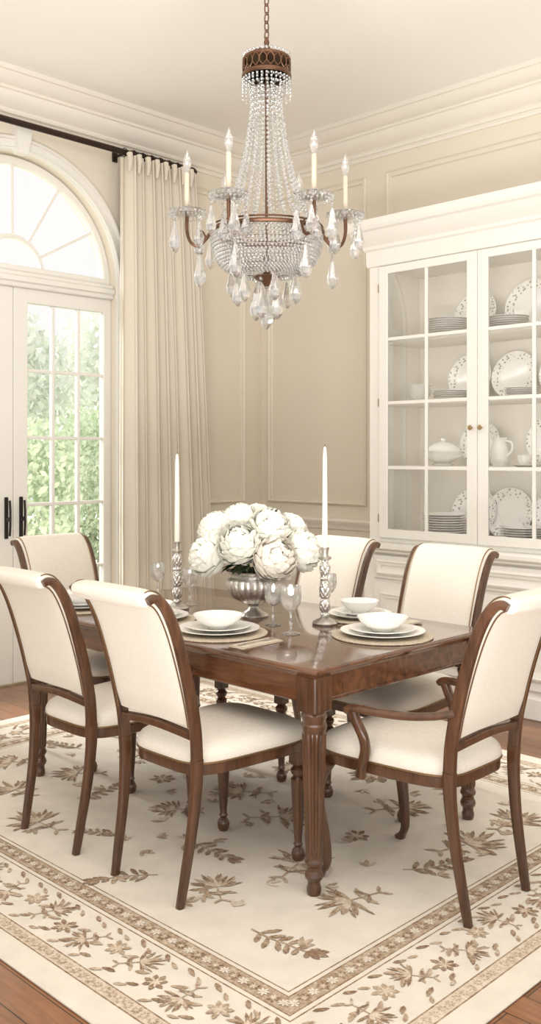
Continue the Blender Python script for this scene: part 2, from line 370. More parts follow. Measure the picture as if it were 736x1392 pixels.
def plate_obj(name,r,pattern,label,cat,loc,group,tilt=None):
    key=('pl',round(r,3),pattern)
    if key not in CACHE:
        b=B().lathe([(0,0),(.6,0),(.62,.0),(.66,.04),(1.0,.14),(1.0,.165),(.97,.168)],36,caps=False)
        b.lathe([(.97,.168),(.68,.075)],36,mi=1 if pattern else 0,caps=False)
        b.lathe([(.68,.075),(.6,.045),(0,.04)],36,caps=False)
        b.v=[(x*r,y*r,z*r) for x,y,z in b.v]
        o=build(name,b,['china','rim']); CACHE[key]=o
    else:
        o=CACHE[key].copy(); C.objects.link(o)
    o.name=name; o.location=loc
    o.rotation_euler=(0,0,0) if tilt is None else (0,-pi/2+tilt,0)
    tag(o,label,cat,group); return o
ORD=['bottom','second','third','fourth','fifth','sixth','seventh','eighth','ninth','tenth']
def stack(x,y,z,n,r,where,group):
    for k in range(n):
        nm='topmost' if k==n-1 else ('bottom' if k==0 else ORD[k]+' from bottom')
        plate_obj('plate',r,False,'china plate, %s in %s'%(nm,where),'plate',(x,y,z+.0005+k*r*.105),group)
def standing(x,y,z,r,pat,label):
    tl=rad(14); plate_obj('display_plate',r,pat,label,'plate',(x,y,z+r*math.cos(tl)+.003),'display plates standing in the china cabinet',tl)
stack(4.98,3.36,2.17,8,.125,'stack on top shelf, left glazed door','plates stacked on top shelf, left door')
standing(5.17,3.27,2.17,.15,True,'patterned plate standing on top cabinet shelf behind left door')
standing(5.17,2.89,2.17,.165,True,'large patterned plate standing on top shelf behind right glazed door')
stack(4.97,2.93,2.17,6,.12,'stack on top shelf, right glazed door','plates stacked on top shelf, right door')
standing(5.17,3.31,1.775,.155,True,'patterned plate standing on second cabinet shelf behind left door')
stack(4.98,3.34,1.775,5,.11,'stack on second shelf, left glazed door','plates stacked on second shelf, left door')
standing(5.17,3.0,1.775,.15,True,'patterned plate on second shelf near the stile of right door')
standing(5.17,2.68,1.775,.15,True,'patterned plate on second shelf at right edge of photo')
stack(4.97,2.84,1.775,5,.10,'stack on second shelf, right glazed door','plates stacked on second shelf, right door')
standing(5.17,3.24,1.375,.14,True,'patterned plate standing behind the white tureen in cabinet')
standing(5.17,2.76,1.375,.155,True,'patterned plate standing right of the white pitcher in cabinet')
standing(5.17,3.28,.925,.16,True,'patterned plate standing on bottom cabinet shelf behind left door')
stack(4.98,3.38,.925,10,.14,'stack on bottom shelf, left glazed door','plates stacked on bottom shelf, left door')
standing(5.17,3.03,.925,.16,True,'patterned plate on bottom shelf beside the stile of right door')
standing(5.17,2.70,.925,.17,True,'largest patterned plate on bottom shelf at right edge of photo')
stack(4.97,2.84,.925,7,.13,'stack on bottom shelf, right glazed door','plates stacked on bottom shelf, right door')
for k in range(4):
    b=B().lathe([(0,0),(.03,0),(.032,.006),(.055,.03),(.07,.055),(.066,.055),(.05,.032),(.028,.012),(0,.01)],28)
    o=build('small_bowl',b,'china',loc=(4.95,3.545,1.7755+k*.017)); tag(o,'small white bowl, %s in the nested pile on second shelf behind left door'%['bottom','second','third','topmost'][k],'bowl','nested bowls on second cabinet shelf')
for k in range(3):
    b=B().lathe([(0,0),(.045,0),(.047,.008),(.08,.03),(.10,.06),(.096,.06),(.075,.032),(.04,.012),(0,.01)],28)
    o=build('serving_bowl',b,'china',loc=(4.97,2.55,1.3755+k*.02)); tag(o,'white serving bowl, %s in nested pile on third shelf, right door'%['bottom','middle','top'][k],'bowl','nested bowls on third cabinet shelf')
t=thing('tureen','white china lidded tureen on third cabinet shelf behind left door','tureen',(4.99,3.40,1.3755))
b=B().lathe([(0,0),(.06,0),(.065,.012),(.045,.02),(.08,.035),(.105,.06),(.115,.09),(.11,.10),(0,.10)],32,fl=lambda a,z:1+.02*math.cos(12*a)); build('bowl',b,'china',t)
b=B().lathe([(.112,.10),(.105,.112),(.07,.135),(.03,.147),(.012,.15),(.018,.158),(.012,.17),(0,.172)],32); build('lid',b,'china',t)
for s_ in(-1,1):
    b=B().tube([(0,s_*.108,.09),(0,s_*.135,.095),(0,s_*.14,.07),(0,s_*.105,.055)],.006,8); build('handle',b,'china',t)
t=thing('pitcher','white china pitcher on third cabinet shelf behind right door','pitcher',(4.97,2.99,1.3755))
b=B().lathe([(0,0),(.04,0),(.045,.01),(.055,.04),(.058,.08),(.045,.12),(.04,.145),(.05,.17),(.045,.17),(.036,.145),(.0,.14)],28); build('body',b,'china',t)
b=B().tube(cr([(0,-.045,.15),(0,-.08,.14),(0,-.085,.1),(0,-.052,.06)],5),.006,8); build('handle',b,'china',t)
t=thing('teacup','white china teacup on saucer on third shelf behind right door','cup',(4.93,2.80,1.3755))
b=B().lathe([(0,0),(.025,0),(.04,.03),(.045,.06),(.042,.06),(.036,.03),(0,.008)],24,c=(0,0,.008)); build('cup_body',b,'china',t)
b=B().lathe([(0,0),(.04,0),(.07,.012),(.068,.014),(.04,.006),(0,.006)],24); build('saucer',b,'china',t)
b=B().tube(cr([(0,-.042,.055),(0,-.065,.05),(0,-.06,.03),(0,-.036,.03)],4),.004,6); build('handle',b,'china',t)
# ------------------------------------------------------------------ rug
RX0,RX1,RY0,RY1=1.41,4.12,1.31,4.66; RT=.010
b=B(); b.box(RX0,RX1,RY0,RY1,0.0005,RT,.003)
zc=[RT+.0002]
def poly(pts,mi,z=None):
    zc[0]+=2e-7; zz=z if z else zc[0]
    b.add([(x,y,zz) for x,y in pts],[tuple(range(len(pts)))],mi)
rj=random.Random(5)
def petal(x,y,a,L,W,mi):
    a+=rj.uniform(-.12,.12); L*=rj.uniform(.85,1.15)
    c,s_=math.cos(a),math.sin(a); P=[]; bend=rj.uniform(-.12,.12)*L
    for u,w in ((0,.15),(.2,.6),(.45,1),(.6,.75),(.75,.85),(1,0),(.8,-.7),(.6,-.95),(.4,-.7),(.2,-.6),(0,-.15)):
        dx,dy=u*L,w*W/2+bend*u*u; P.append((x+c*dx-s_*dy,y+s_*dx+c*dy))
    poly(P,mi)
def strip(p,q,w,mi):
    d=Vector((q[0]-p[0],q[1]-p[1])); n=Vector((-d.y,d.x)).normalized()*w/2
    poly([(p[0]+n.x,p[1]+n.y),(q[0]+n.x,q[1]+n.y),(q[0]-n.x,q[1]-n.y),(p[0]-n.x,p[1]-n.y)],mi)
def palmette(x,y,a,s_,d=1,K=5):
    strip((x-math.cos(a)*s_*1.0,y-math.sin(a)*s_*1.0),(x,y),s_*.06,2)
    for k in range(-K,K+1):
        aa=a+k*1.55/K; L=s_*(1-.05*abs(k)); petal(x,y,aa,L,s_*.17,d if k%2==0 else 2)
        if k%2: petal(x+math.cos(aa)*L*.55,y+math.sin(aa)*L*.55,aa+.25,s_*.5,s_*.09,1)
    for k in range(-2,3): petal(x,y,a+k*.5,s_*.45,s_*.13,3)
    for sg in (-1,1):
        petal(x-math.cos(a)*s_*.35,y-math.sin(a)*s_*.35,a+sg*1.9,s_*.6,s_*.16,2)
        petal(x-math.cos(a)*s_*.6,y-math.sin(a)*s_*.6,a+sg*1.0,s_*.5,s_*.14,d)
        petal(x-math.cos(a)*s_*.9,y-math.sin(a)*s_*.9,a+sg*2.3,s_*.4,s_*.12,2)
def rosette(x,y,s_,d=1):
    for k in range(7): petal(x,y,k*2*pi/7,s_*.5,s_*.22,d)
    for k in range(7): petal(x,y,k*2*pi/7+.39,s_*.30,s_*.10,3)
def sprig(x,y,a,s_,d=2):
    p=(x,y); aa=a; n=6
    for k in range(n):
        q=(p[0]+math.cos(aa)*s_/n,p[1]+math.sin(aa)*s_/n); strip(p,q,s_*.03,2)
        for sg in(-1,1): petal(q[0],q[1],aa+sg*rj.uniform(.7,1.1),s_*.30*(1-.08*k),s_*.10,d if k%2 else 1)
        p=q; aa+=rj.uniform(-.1,.25)
    for k in(-1,0,1): petal(p[0],p[1],aa+k*.5,s_*.28,s_*.11,1)
def rectband(i0,i1,mi):
    a0,a1,c0,c1=RX0+i0,RX1-i0,RY0+i0,RY1-i0; w=i1-i0
    z=RT+.0001+i0*1e-5
    for P in ([(a0,c0),(a1,c0),(a1,c0+w),(a0,c0+w)],[(a0,c1-w),(a1,c1-w),(a1,c1),(a0,c1)],[(a0,c0+w),(a0+w,c0+w),(a0+w,c1-w),(a0,c1-w)],[(a1-w,c0+w),(a1,c0+w),(a1,c1-w),(a1-w,c1-w)]): poly(P,mi,z)
for i0,i1,mi in ((.085,.090,1),(.090,.132,3),(.132,.137,1),(.352,.357,1),(.370,.375,1),(.375,.430,2),(.430,.435,1),(.447,.452,1)): rectband(i0,i1,mi)
def along(ins,step,fn):
    a0,a1,c0,c1=RX0+ins,RX1-ins,RY0+ins,RY1-ins
    for (p,q,ang) in (((a0,c0),(a1,c0),pi/2),((a1,c0),(a1,c1),pi),((a1,c1),(a0,c1),-pi/2),((a0,c1),(a0,c0),0)):
        L=math.dist(p,q); n=max(1,round(L/step))
        for k in range(n):
            f=(k+.5)/n; fn(k,p[0]+(q[0]-p[0])*f,p[1]+(q[1]-p[1])*f,ang)
along(.111,.034,lambda k,x,y,a:rosette(x,y,.032,2))
along(.402,.038,lambda k,x,y,a:(rosette(x,y,.042,1) if k%2 else rosette(x,y,.036,0)))
def bord(k,x,y,a):
    c,s_=math.cos(a),math.sin(a); d,e=math.cos(a+pi/2),math.sin(a+pi/2)
    o_=.018*(1 if k%4<2 else -1)
    if k%2==0: palmette(x+c*o_,y+s_*o_,a+(0 if k%4==0 else pi)+rj.uniform(-.7,.7),.068,1,4)
    else:
        rosette(x-c*o_,y-s_*o_,.082,1 if k%4==1 else 2)
        for sg in(-1,1): petal(x+d*.045*sg,y+e*.045*sg,a+pi/2+(0 if sg>0 else pi)+.5,.05,.018,2)
    for sg in(-1,1):
        petal(x+c*.075*sg+d*.055,y+s_*.075*sg+e*.055,a+1.1*sg,.045,.017,1); petal(x+c*.08*sg+d*.045,y+s_*.08*sg+e*.045,a-2.1*sg,.04,.015,2)
along(.245,.112,bord)
rr=random.Random(11)
fx0,fx1,fy0,fy1=RX0+.52,RX1-.52,RY0+.52,RY1-.52
nx,ny=5,7
for i in range(nx):
    for j in range(ny):
        x=fx0+(fx1-fx0)*(i+.5)/nx+rr.uniform(-.04,.04)+(.07 if j%2 else -.07); y=fy0+(fy1-fy0)*(j+.5)/ny+rr.uniform(-.05,.05)
        k=rr.random(); a=rr.choice([0,pi/2,pi,-pi/2,.8,2.3,-.8])+rr.uniform(-.3,.3)
        if k<.70: palmette(x,y,a,rr.uniform(.10,.145),1)
        elif k<.95: sprig(x-.07*math.cos(a),y-.07*math.sin(a),a,rr.uniform(.17,.22),1)
        else: rosette(x,y,rr.uniform(.11,.13),1)
for q in range(80):
    x=rr.uniform(fx0,fx1); y=rr.uniform(fy0,fy1); a=rr.uniform(0,6.28)
    for k in range(3): petal(x,y,a+k*.7,.05,.017,rr.choice([2,3,2]))
o=build('area_rug',b,['rug','rdark','rmid','rlight']); tag(o,'large cream area rug with brown floral pattern and banded border under the dining table','rug')
GZ=RT+.0008
# ------------------------------------------------------------------ chairs
def outline(s_,grow,n=44):
    o=[]
    for i in range(n):
        a=2*pi*i/n; c,s2=math.cos(a),math.sin(a); e=.42
        x=.03+(.262)*math.copysign(abs(c)**e,c); hw=.19+(x+.232)/.524*.055
        x+=.02*(1-(s2*s2))*(1 if c>0 else 0)
        y=hw*math.copysign(abs(s2)**e,s2)
        o.append(((x-.03)*s_+.03+0,y*s_))
    return o
LEG=[(-.290,0,.172),(-.272,.10,.176),(-.247,.25,.182),(-.235,.38,.188),(-.235,.46,.19)]
POST=[(-.235,.46,.19),(-.243,.55,.193),(-.266,.66,.197),(-.298,.775,.200),(-.334,.88,.203),(-.368,.95,.204),(-.398,.986,.204),(-.424,.997,.203),(-.444,.989,.202)]
def make_chair(name,label,cat,arm=False,group=None):
    t=thing(name,label,cat,(0,0,0),0,group)
    for sg in(-1,1):
        P=cr([(x,y*sg,z) for x,z,y in LEG],5); n=len(P)
        b=B().sweep(P,sup(.029,.045,14,4),side=(0,1,0),sc=[(.8+.2*i/n,.60+.40*i/n) for i in range(n)]); build('leg',b,'wood',t)
        if arm:
            P=cr([(.235,.222*sg,.40),(.262,.232*sg,.34),(.268,.236*sg,.26),(.248,.226*sg,.15),(.238,.222*sg,.06),(.255,.228*sg,.02),(.27,.232*sg,0)],5); n=len(P)
            b=B().sweep(P,sup(.046,.046,14,3.5),side=(0,1,0),sc=[1.15-.6*min(1,i/(n*.75))+(.35*max(0,(i/n-.8)/.2)) for i in range(n)])
        else:
            b=B().lathe([(.016,0),(.021,.008),(.024,.025),(.019,.04),(.012,.05),(.017,.058),(.013,.068),(.017,.12),(.023,.22),(.026,.29),(.018,.30),(.027,.315),(.027,.325),(.018,.335),(.024,.345)],20,c=(.235,.195*sg,0))
            b.box(.21,.26,.195*sg-.025,.195*sg+.025,.342,.42,.004)
        build('leg',b,'wood',t)
        P=cr([(x,y*sg,z) for x,z,y in POST],5); n=len(P)
        b=B().sweep(P,sup(.023,.043,14,4),side=(0,1,0),sc=[(1,1-.45*(i/n)**1.5) for i in range(n)]); build('back_post',b,'wood',t)
    P=cr([(x+.002,0,z) for x,z,y in POST[1:]],7)
    P=P[2:]; n=len(P)
    sc=[]
    for i in range(n):
        f=i/(n-1); e=min(1,.55+f*6); sc.append((1+.02*f, e*(1+.22*max(0,(f-.72)/.28))))
    b=B().sweep(P,sup(.384,.050,28,5),side=(0,1,0),sc=sc)
    e0=Vector(P[-1]); e1=Vector(P[-2]); T=(e0-e1).normalized()
    b.sweep([tuple(e0-T*.004),tuple(e0+T*.006),tuple(e0+T*.013),tuple(e0+T*.017)],sup(.384*1.02,.050*1.22,28,5),side=(0,1,0),sc=[(.998,.99),(.985,.90),(.96,.66),(.93,.25)])
    build('back_cushion',b,'linen',t,60)
    for sg in(-1,1):
        for q in(-1,1):
            Q=[]
            for i,p in enumerate(P[:-4]):
                a=Vector(P[max(i-1,0)]); c=Vector(P[min(i+1,n-1)]); T=(c-a).normalized(); Nn=T.cross(Vector((0,1,0)))
                Q.append(tuple(Vector(p)+Nn*q*.0225+Vector((0,sg*.184,0))))
            build('piping',B().tube(Q,.0024,6),'nail',t)
    b=B().sweep(cr([(-.243,-.195,.535),(-.250,-.1,.545),(-.252,0,.55),(-.250,.1,.545),(-.243,.195,.535)],4),sup(.028,.028,10,4),side=(0,0,1)); build('back_rail',b,'wood',t)
    b=B().rings([[(x,y,z) for x,y in outline(s_,0)] for s_,z in ((.95,.392),(.985,.396),(.99,.407),(.985,.428),(.96,.434))]); build('seat_rail',b,'wood',t)
    b=B().rings([[(x,y,z) for x,y in outline(s_,0)] for s_,z in ((.95,.428),(.985,.430),(1.0,.440),(1.0,.452),(.988,.464),(.95,.478),(.87,.490),(.7,.499),(.45,.505),(.2,.507),(.02,.507))]); build('seat_cushion',b,'linen',t,60)
    b=B().tube([(x,y,.434) for x,y in outline(1.0,0)],.0035,6,closed=True); build('nailhead_trim',b,'nail',t)
    if arm:
        for sg in(-1,1):
            b=B().sweep(cr([(-.262,.20*sg,.650),(-.2,.218*sg,.632),(-.1,.242*sg,.618),(0,.256*sg,.614),(.06,.262*sg,.615),(.098,.264*sg,.612),(.114,.264*sg,.600)],5),sup(.036,.024,14,3),side=(0,1,0)); build('armrest',b,'wood',t)
            P=cr([(.090,.262*sg,.606),(.074,.262*sg,.57),(.050,.258*sg,.525),(.048,.25*sg,.48),(.066,.243*sg,.43),(.078,.238*sg,.385)],5)
            b=B().sweep(P,sup(.028,.034,14,3),side=(0,1,0)); build('arm_support',b,'wood',t)
    return t
G='cream upholstered side chairs around the dining table'
ch=make_chair('dining_chair','cream side chair nearest the camera, its back towards us, left of the table leg','chair',group=G)
ch.location=(2.25,2.50,GZ)
dup(ch,(2.25,3.08,GZ),0,'cream side chair at left photo edge, second along the near table side')
dup(ch,(2.72,3.85,GZ),-pi/2,'cream linen side chair at the far head of the table beside the french doors')
dup(ch,(3.27,2.45,GZ),pi,'cream linen side chair on the cabinet side, standing before the glazed doors')
dup(ch,(3.27,3.11,GZ),pi,'cream linen side chair on the cabinet side, partly behind peonies and right candlestick')
ac=make_chair('dining_armchair','cream linen armchair with curved wooden arms at the near right end of table','armchair',arm=True)
ac.location=(2.67,1.90,GZ); ac.rotation_euler=(0,0,pi/2)
# ------------------------------------------------------------------ table
TX0,TX1,TY0,TY1=2.27,3.30,2.03,3.80; TT=.76
tb=thing('dining_table','polished dark wood rectangular dining table with fluted turned legs','table',((TX0+TX1)/2,(TY0+TY1)/2,GZ))
hx,hy=(TX1-TX0)/2,(TY1-TY0)/2
def rc(i,z,c=.012):
    X,Y=hx-i,hy-i; o=[]
    for cx_,cy_,a0 in ((X-c,Y-c,0),(-X+c,Y-c,90),(-X+c,-Y+c,180),(X-c,-Y+c,270)):
        for k in range(4):
            a=rad(a0+30*k); o.append((cx_+c*math.cos(a),cy_+c*math.sin(a),z))
    return o
T=TT-GZ
b=B().rings([rc(.03,T-.034),rc(.022,T-.034),rc(.018,T-.03),rc(.012,T-.022),rc(.003,T-.017),rc(0,T-.011),rc(.001,T-.005),rc(.006,T-.001),rc(.010,T)]); build('tabletop',b,'tablewood',tb,25)
def flu(a,z): return 1-.13*(1-abs(math.sin(8*a)))**.7 if .129<z<.527 else 1
for sx in(-1,1):
    for sy in(-1,1):
        c=(sx*(hx-.060),sy*(hy-.060),0)
        b=B().lathe([(.020,0),(.024,.010),(.024,.024),(.021,.032),(.021,.045),(.028,.053),(.031,.064),(.028,.074),(.024,.08),(.024,.092),(.030,.100),(.031,.108),(.027,.116),(.026,.122),(.027,.128),(.029,.132),(.0325,.25),(.0365,.38),(.040,.49),(.041,.524),(.039,.530),(.039,.538),(.043,.546),(.043,.556),(.039,.562),(.039,.572),(.043,.580),(.043,.590),(.039,.596),(.039,.605)],160,c=c,fl=flu)
        b.box(c[0]-.043,c[0]+.043,c[1]-.043,c[1]+.043,.60,T-.03,.004)
        build('leg',b,'wood',tb,28)
for sy in(-1,1):
    b=B().box(-hx+.10,hx-.10,sy*(hy-.04)-.011,sy*(hy-.04)+.011,.630,T-.033,.003); b.box(-hx+.10,hx-.10,sy*(hy-.037)-.011,sy*(hy-.037)+.011,.628,.642,.004); build('apron',b,'tablewood',tb)
for sx in(-1,1):
    b=B().box(sx*(hx-.04)-.011,sx*(hx-.04)+.011,-hy+.10,hy-.10,.630,T-.033,.003); b.box(sx*(hx-.037)-.011,sx*(hx-.037)+.011,-hy+.10,hy-.10,.628,.642,.004); build('apron',b,'tablewood',tb)
# ------------------------------------------------------------------ table things
TZ=TT+.0006
settings=[(2.88,2.235,.19,'before the armchair'),(3.13,2.55,.16,'on the cabinet side by right candlestick'),
          (2.48,2.72,.19,'on near left side facing closest chair'),(2.48,3.14,.19,'hidden behind closest chair back'),(2.46,3.60,.18,'at far left end near french doors')]
for x,y,r,wh in settings:
    prof=[(0,0),(r,0),(r+.002,.003)]
    k=r
    while k>.01: prof+= [(k,.0058),(k-.004,.0042)]; k-=.008
    b=B().lathe(prof+[(0,.005)],72,fl=lambda a,z:1+.004*math.sin(36*a)); tag(build('placemat',b,'mat',loc=(x,y,TZ),ang=80),'round woven tan placemat '+wh,'placemat','placemats on the table')
    pr=r*.84; z=TZ+.006
    b=B().lathe([(0,0),(pr*.6,0),(pr*.64,.004),(pr,.017),(pr+.001,.019),(pr-.003,.0195),(pr*.66,.009),(pr*.6,.006),(0,.006)],48); tag(build('dinner_plate',b,'china',loc=(x,y,z)),'wide white dinner plate '+wh,'plate','dinner plates on the placemats')
    p2=pr*.78; z2=z+.0095
    b=B().lathe([(0,0),(p2*.55,0),(p2*.6,.004),(p2,.016),(p2+.001,.018),(p2-.003,.0185),(p2*.62,.009),(p2*.55,.006),(0,.006)],48); tag(build('salad_plate',b,'china',loc=(x,y,z2)),'smaller white plate under the bowl '+wh,'plate','salad plates on the dinner plates')
    br_=r*.5; z3=z2+.0065
    b=B().lathe([(0,0),(br_*.42,0),(br_*.45,.006),(br_*.7,.018),(br_*.93,.038),(br_*1.02,.052),(br_*.99,.0525),(br_*.88,.038),(br_*.6,.018),(br_*.3,.01),(0,.009)],48); tag(build('soup_bowl',b,'china',loc=(x,y,z3)),'white bowl atop the plates '+wh,'bowl','bowls on the plates')
def napkin(x,y,l,w,label):
    b=B()
    for k in range(3): b.box(-l/2+.004*k,l/2-.003*k,-w/2+.002*k,w/2-.002*k,.0022*k,.0022*k+.0025,.001)
    tag(build('napkin',b,'napkin',loc=(x,y,TZ)),label,'napkin','folded linen napkins')
napkin(2.435,2.465,.21,.075,'folded tan linen napkin beside the near left plates, fork on top')
napkin(3.155,2.325,.14,.06,'folded tan linen napkin between the two right place settings')
def fork(x,y,z,rz,label):
    t=thing('fork',label,'fork',(x,y,z),rz)
    b=B().sweep([(-.09,0,.002),(-.05,0,.003),(.0,0,.004),(.04,0,.0025)],sup(.012,.0025,8,3),side=(0,1,0),sc=[(1.1,1),(.8,1),(.5,1),(.6,1)]); build('handle',b,'silver',t)
    b=B().sweep([(.038,0,.0025),(.05,0,.0022),(.062,0,.002)],sup(.02,.0025,8,3),side=(0,1,0),sc=[(.4,1),(1,1),(1.05,1)])
    for k in range(4): b.sweep([(.06,-.0085+k*.0057,.002),(.095,-.0085+k*.0057,.0035)],sup(.003,.002,6,3),side=(0,1,0))
    build('tines',b,'silver',t)
fork(2.435,2.465,TZ+.0075,0,'silver fork resting on the folded napkin at near left')
def goblet(x,y,s_,label):
    t=thing('wine_glass',label,'wine glass',(x,y,TZ),0,'crystal goblets on the table'); t.scale=(s_,)*3
    if 'g' in CACHE:
        for nm,me in CACHE['g']:
            o=bpy.data.objects.new(nm,me); C.objects.link(o); o.parent=t
        return
    L=[]
    b=B().lathe([(0,0),(.032,0),(.033,.002),(.02,.005),(.006,.011),(.005,.014)],28); L.append(build('foot',b,'goblet',t))
    b=B().lathe([(.005,.013),(.0045,.03),(.008,.038),(.0045,.046),(.004,.07),(.006,.078)],16); L.append(build('stem',b,'goblet',t))
    b=B().lathe([(.004,.077),(.018,.084),(.031,.10),(.036,.125),(.034,.165),(.0328,.165),(.0345,.125),(.029,.102),(.016,.087),(0,.083)],32,fl=lambda a,z:1+.02*math.cos(16*a) if z<.13 else 1); L.append(build('bowl',b,'goblet',t))
    CACHE['g']=[(o.name.split('.')[0],o.data) for o in L]
goblet(2.90,3.61,1,'crystal wine glass farthest left, behind the left candlestick')
goblet(2.86,3.33,1,'crystal wine glass between left candlestick and the peonies')
goblet(2.753,2.69,1,'shorter crystal wine glass in front of the silver urn')
goblet(2.665,2.51,1.12,'tallest crystal wine glass, nearest the camera, right of the urn')
goblet(3.16,2.75,1,'crystal wine glass right of the right candlestick')
def candlestick(x,y,h,ch_,lab,lab2):
    t=thing('candlestick',lab,'candlestick',(x,y,TZ))
    k=h/.30
    b=B().lathe([(0,0),(.05,0),(.052,.006),(.046,.012),(.040,.016),(.026,.022),(.014,.03)],40,fl=lambda a,z:1+.03*math.cos(10*a)); build('base',b,'silver',t)
    pr=[(.014,.028),(.018,.036),(.013,.046),(.019,.058),(.021,.075),(.017,.09),(.014,.10),(.020,.108),(.022,.13),(.020,.155),(.014,.17),(.020,.178),(.014,.187),(.020,.205),(.021,.225),(.014,.243),(.013,.25)]
    b=B().lathe([(r,z*k) for r,z in cr(pr,4)],48,fl=lambda a,z:1+.14*math.cos(8*a)*math.cos(z*220)); build('stem',b,'silver',t,20)
    b=B().lathe([(.011,.248*k),(.026,.255*k),(.028,.262*k),(.014,.268*k),(.015,.285*k),(.019,.30*k),(.013,.30*k),(.0125,.29*k),(0,.289*k)],24); build('candle_cup',b,'silver',t)
    c=thing('taper_candle',lab2,'candle',(x,y,TZ+.29*k+.0005))
    b=B().lathe([(0,0),(.0115,0),(.0115,.02),(.0085,ch_*.9),(.005,ch_-.006),(0,ch_)],20); build('candle',b,'wax',c)
    b=B().tube([(0,0,ch_-.002),(.001,0,ch_+.008)],.001,5); build('wick',b,'wick',c)
candlestick(2.74,3.275,.30,.40,'ornate silver candlestick left of the peonies','ivory taper candle in the left candlestick')
candlestick(2.92,2.56,.31,.42,'ornate silver candlestick right of the peonies','ivory taper candle in the right candlestick')
VX,VY=2.845,2.897
t=thing('flower_urn','footed silver urn holding white peonies at the table centre','vase',(VX,VY,TZ))
b=B().lathe([(0,0),(.062,0),(.064,.006),(.058,.012),(.045,.018),(.024,.03),(.018,.042),(.026,.048),(.018,.054)],56,fl=lambda a,z:1+.025*math.cos(14*a)); build('foot',b,'silver',t)
b=B().lathe([(.018,.052),(.045,.060),(.082,.080),(.104,.11),(.112,.14),(.106,.158),(.094,.168),(.098,.18),(.116,.192),(.118,.196),(.108,.196),(.090,.178),(.086,.165),(.09,.14),(.08,.10),(.04,.075),(0,.07)],132,fl=lambda a,z:1+.07*abs(math.cos(11*a)) if .055<z<.16 else 1); build('bowl',b,'silver',t)
def peony_mesh(seed,mt):
    r=random.Random(seed); b=B(); n=70
    for i in range(n):
        zf=1-1.75*(i+.5)/n; th=i*2.39996+r.uniform(-.3,.3); q=math.sqrt(max(0,1-zf*zf))
        d=Vector((q*math.cos(th),q*math.sin(th),zf)); up=Vector((0,0,1))
        s_=up.cross(d); s_=s_.normalized() if s_.length>.05 else Vector((1,0,0)); v_=d.cross(s_)
        size=.29+.21*(1-(zf+1)/2)+r.uniform(-.04,.05); base=.83+.07*(i/n)+r.uniform(-.035,.035)
        twist=r.uniform(-.4,.4); s2=s_*math.cos(twist)+v_*math.sin(twist); v2=v_*math.cos(twist)-s_*math.sin(twist)
        g=[];K=8; ph=r.uniform(0,6)
        for a in range(K):
            row=[]
            for c in range(K):
                p=(a/(K-1)*2-1); w=(c/(K-1)*2-1)
                w2=w*math.sqrt(max(.05,1-.4*p*p)); p2=p*math.sqrt(max(.05,1-.4*w*w))
                dd=(d+s2*w2*size+v2*p2*size).normalized()
                rr2=max(abs(w),abs(p))
                lift=base+.125*max(0,p)**1.3-.10*max(0,-p)+.026*rr2*math.sin(6.5*w+ph)+.01*w*w*max(0,p)
                row.append(tuple(dd*lift))
            g.append(row)
        b.rings(g,caps=False,wrap=False)
    b.lathe([(0,-.76),(.39,-.64),(.68,-.31),(.75,0),(.68,.34),(.39,.64),(0,.74)],20)
    b.v=[(x,y,z*.9) for x,y,z in b.v]
    return b
PM=[]
for k in range(3):
    o=build('bloom',peony_mesh(k+3,0),'petal' if k<2 else 'petal2',ang=80); PM.append(o.data); bpy.data.objects.remove(o)
RR=Vector((.701,-.713,0)); FF=Vector((.713,.701,0))
PE=[(-.185,1.02,-.03,.098,'lowest left white peony in the urn bouquet'),(-.155,1.125,.03,.090,'upper left white peony above the lowest left one'),(-.055,1.075,-.12,.096,'front white peony left of the bouquet centre'),
(.085,1.02,-.12,.104,'large blush white peony low in front right of bouquet'),(.07,1.14,-.05,.094,'upper front white peony right of the bouquet centre'),(.20,1.04,.0,.096,'rightmost white peony of the bouquet'),
(.155,1.115,.10,.086,'white peony behind the rightmost bloom'),(-.055,1.165,.02,.086,'topmost white peony left of bouquet centre'),(.02,1.165,.12,.076,'small white peony peeking over the bouquet top'),
(-.13,1.05,.14,.085,'back left white peony of the bouquet'),(.0,1.05,.20,.085,'rearmost white peony of the bouquet'),(.10,1.03,.16,.085,'back right white peony of the bouquet')]
for k,(u,h,dd,r,lab) in enumerate(PE):
    c=Vector((VX,VY,h))+RR*u+FF*dd
    t=thing('peony',lab,'flower',c,0,'white peonies in the urn')
    o=bpy.data.objects.new('bloom',PM[2 if k in(3,) else k%2]); C.objects.link(o); o.parent=t; o.scale=(r,)*3
    dv=(c-Vector((VX,VY,.93))); o.rotation_euler=dv.to_track_quat('Z','Y').to_euler()
    base=Vector((VX,VY,.86))+(c-Vector((VX,VY,h)))*.18-c; mid=Vector((VX,VY,.97))+(c-Vector((VX,VY,h)))*.35-c
    b=B().tube(cr([tuple(base),tuple(mid),tuple(-dv.normalized()*r*.6)],5),.004,6); build('stem',b,'stemg',t)
    b=B()
    for j in range(2):
        a=random.uniform(0,6.28); L=.09; q=[]
        o0=mid+Vector((0,0,.01)); dr=(RR*(u*2)+FF*(dd*2)).normalized()*.8+Vector((math.cos(a),math.sin(a),.0))*.5; dr.normalize(); sd=dr.cross(Vector((0,0,1)))
        for f,w in ((0,.1),(.25,.8),(.5,1),(.75,.7),(1,.02)):
            m_=o0+dr*L*f+Vector((0,0,.02*f-.05*f*f)); q.append([tuple(m_-sd*w*.02),tuple(m_+Vector((0,0,-.003))),tuple(m_+sd*w*.02)])
        b.rings(q,caps=False,wrap=False)
    build('leaf',b,'leafd',t)
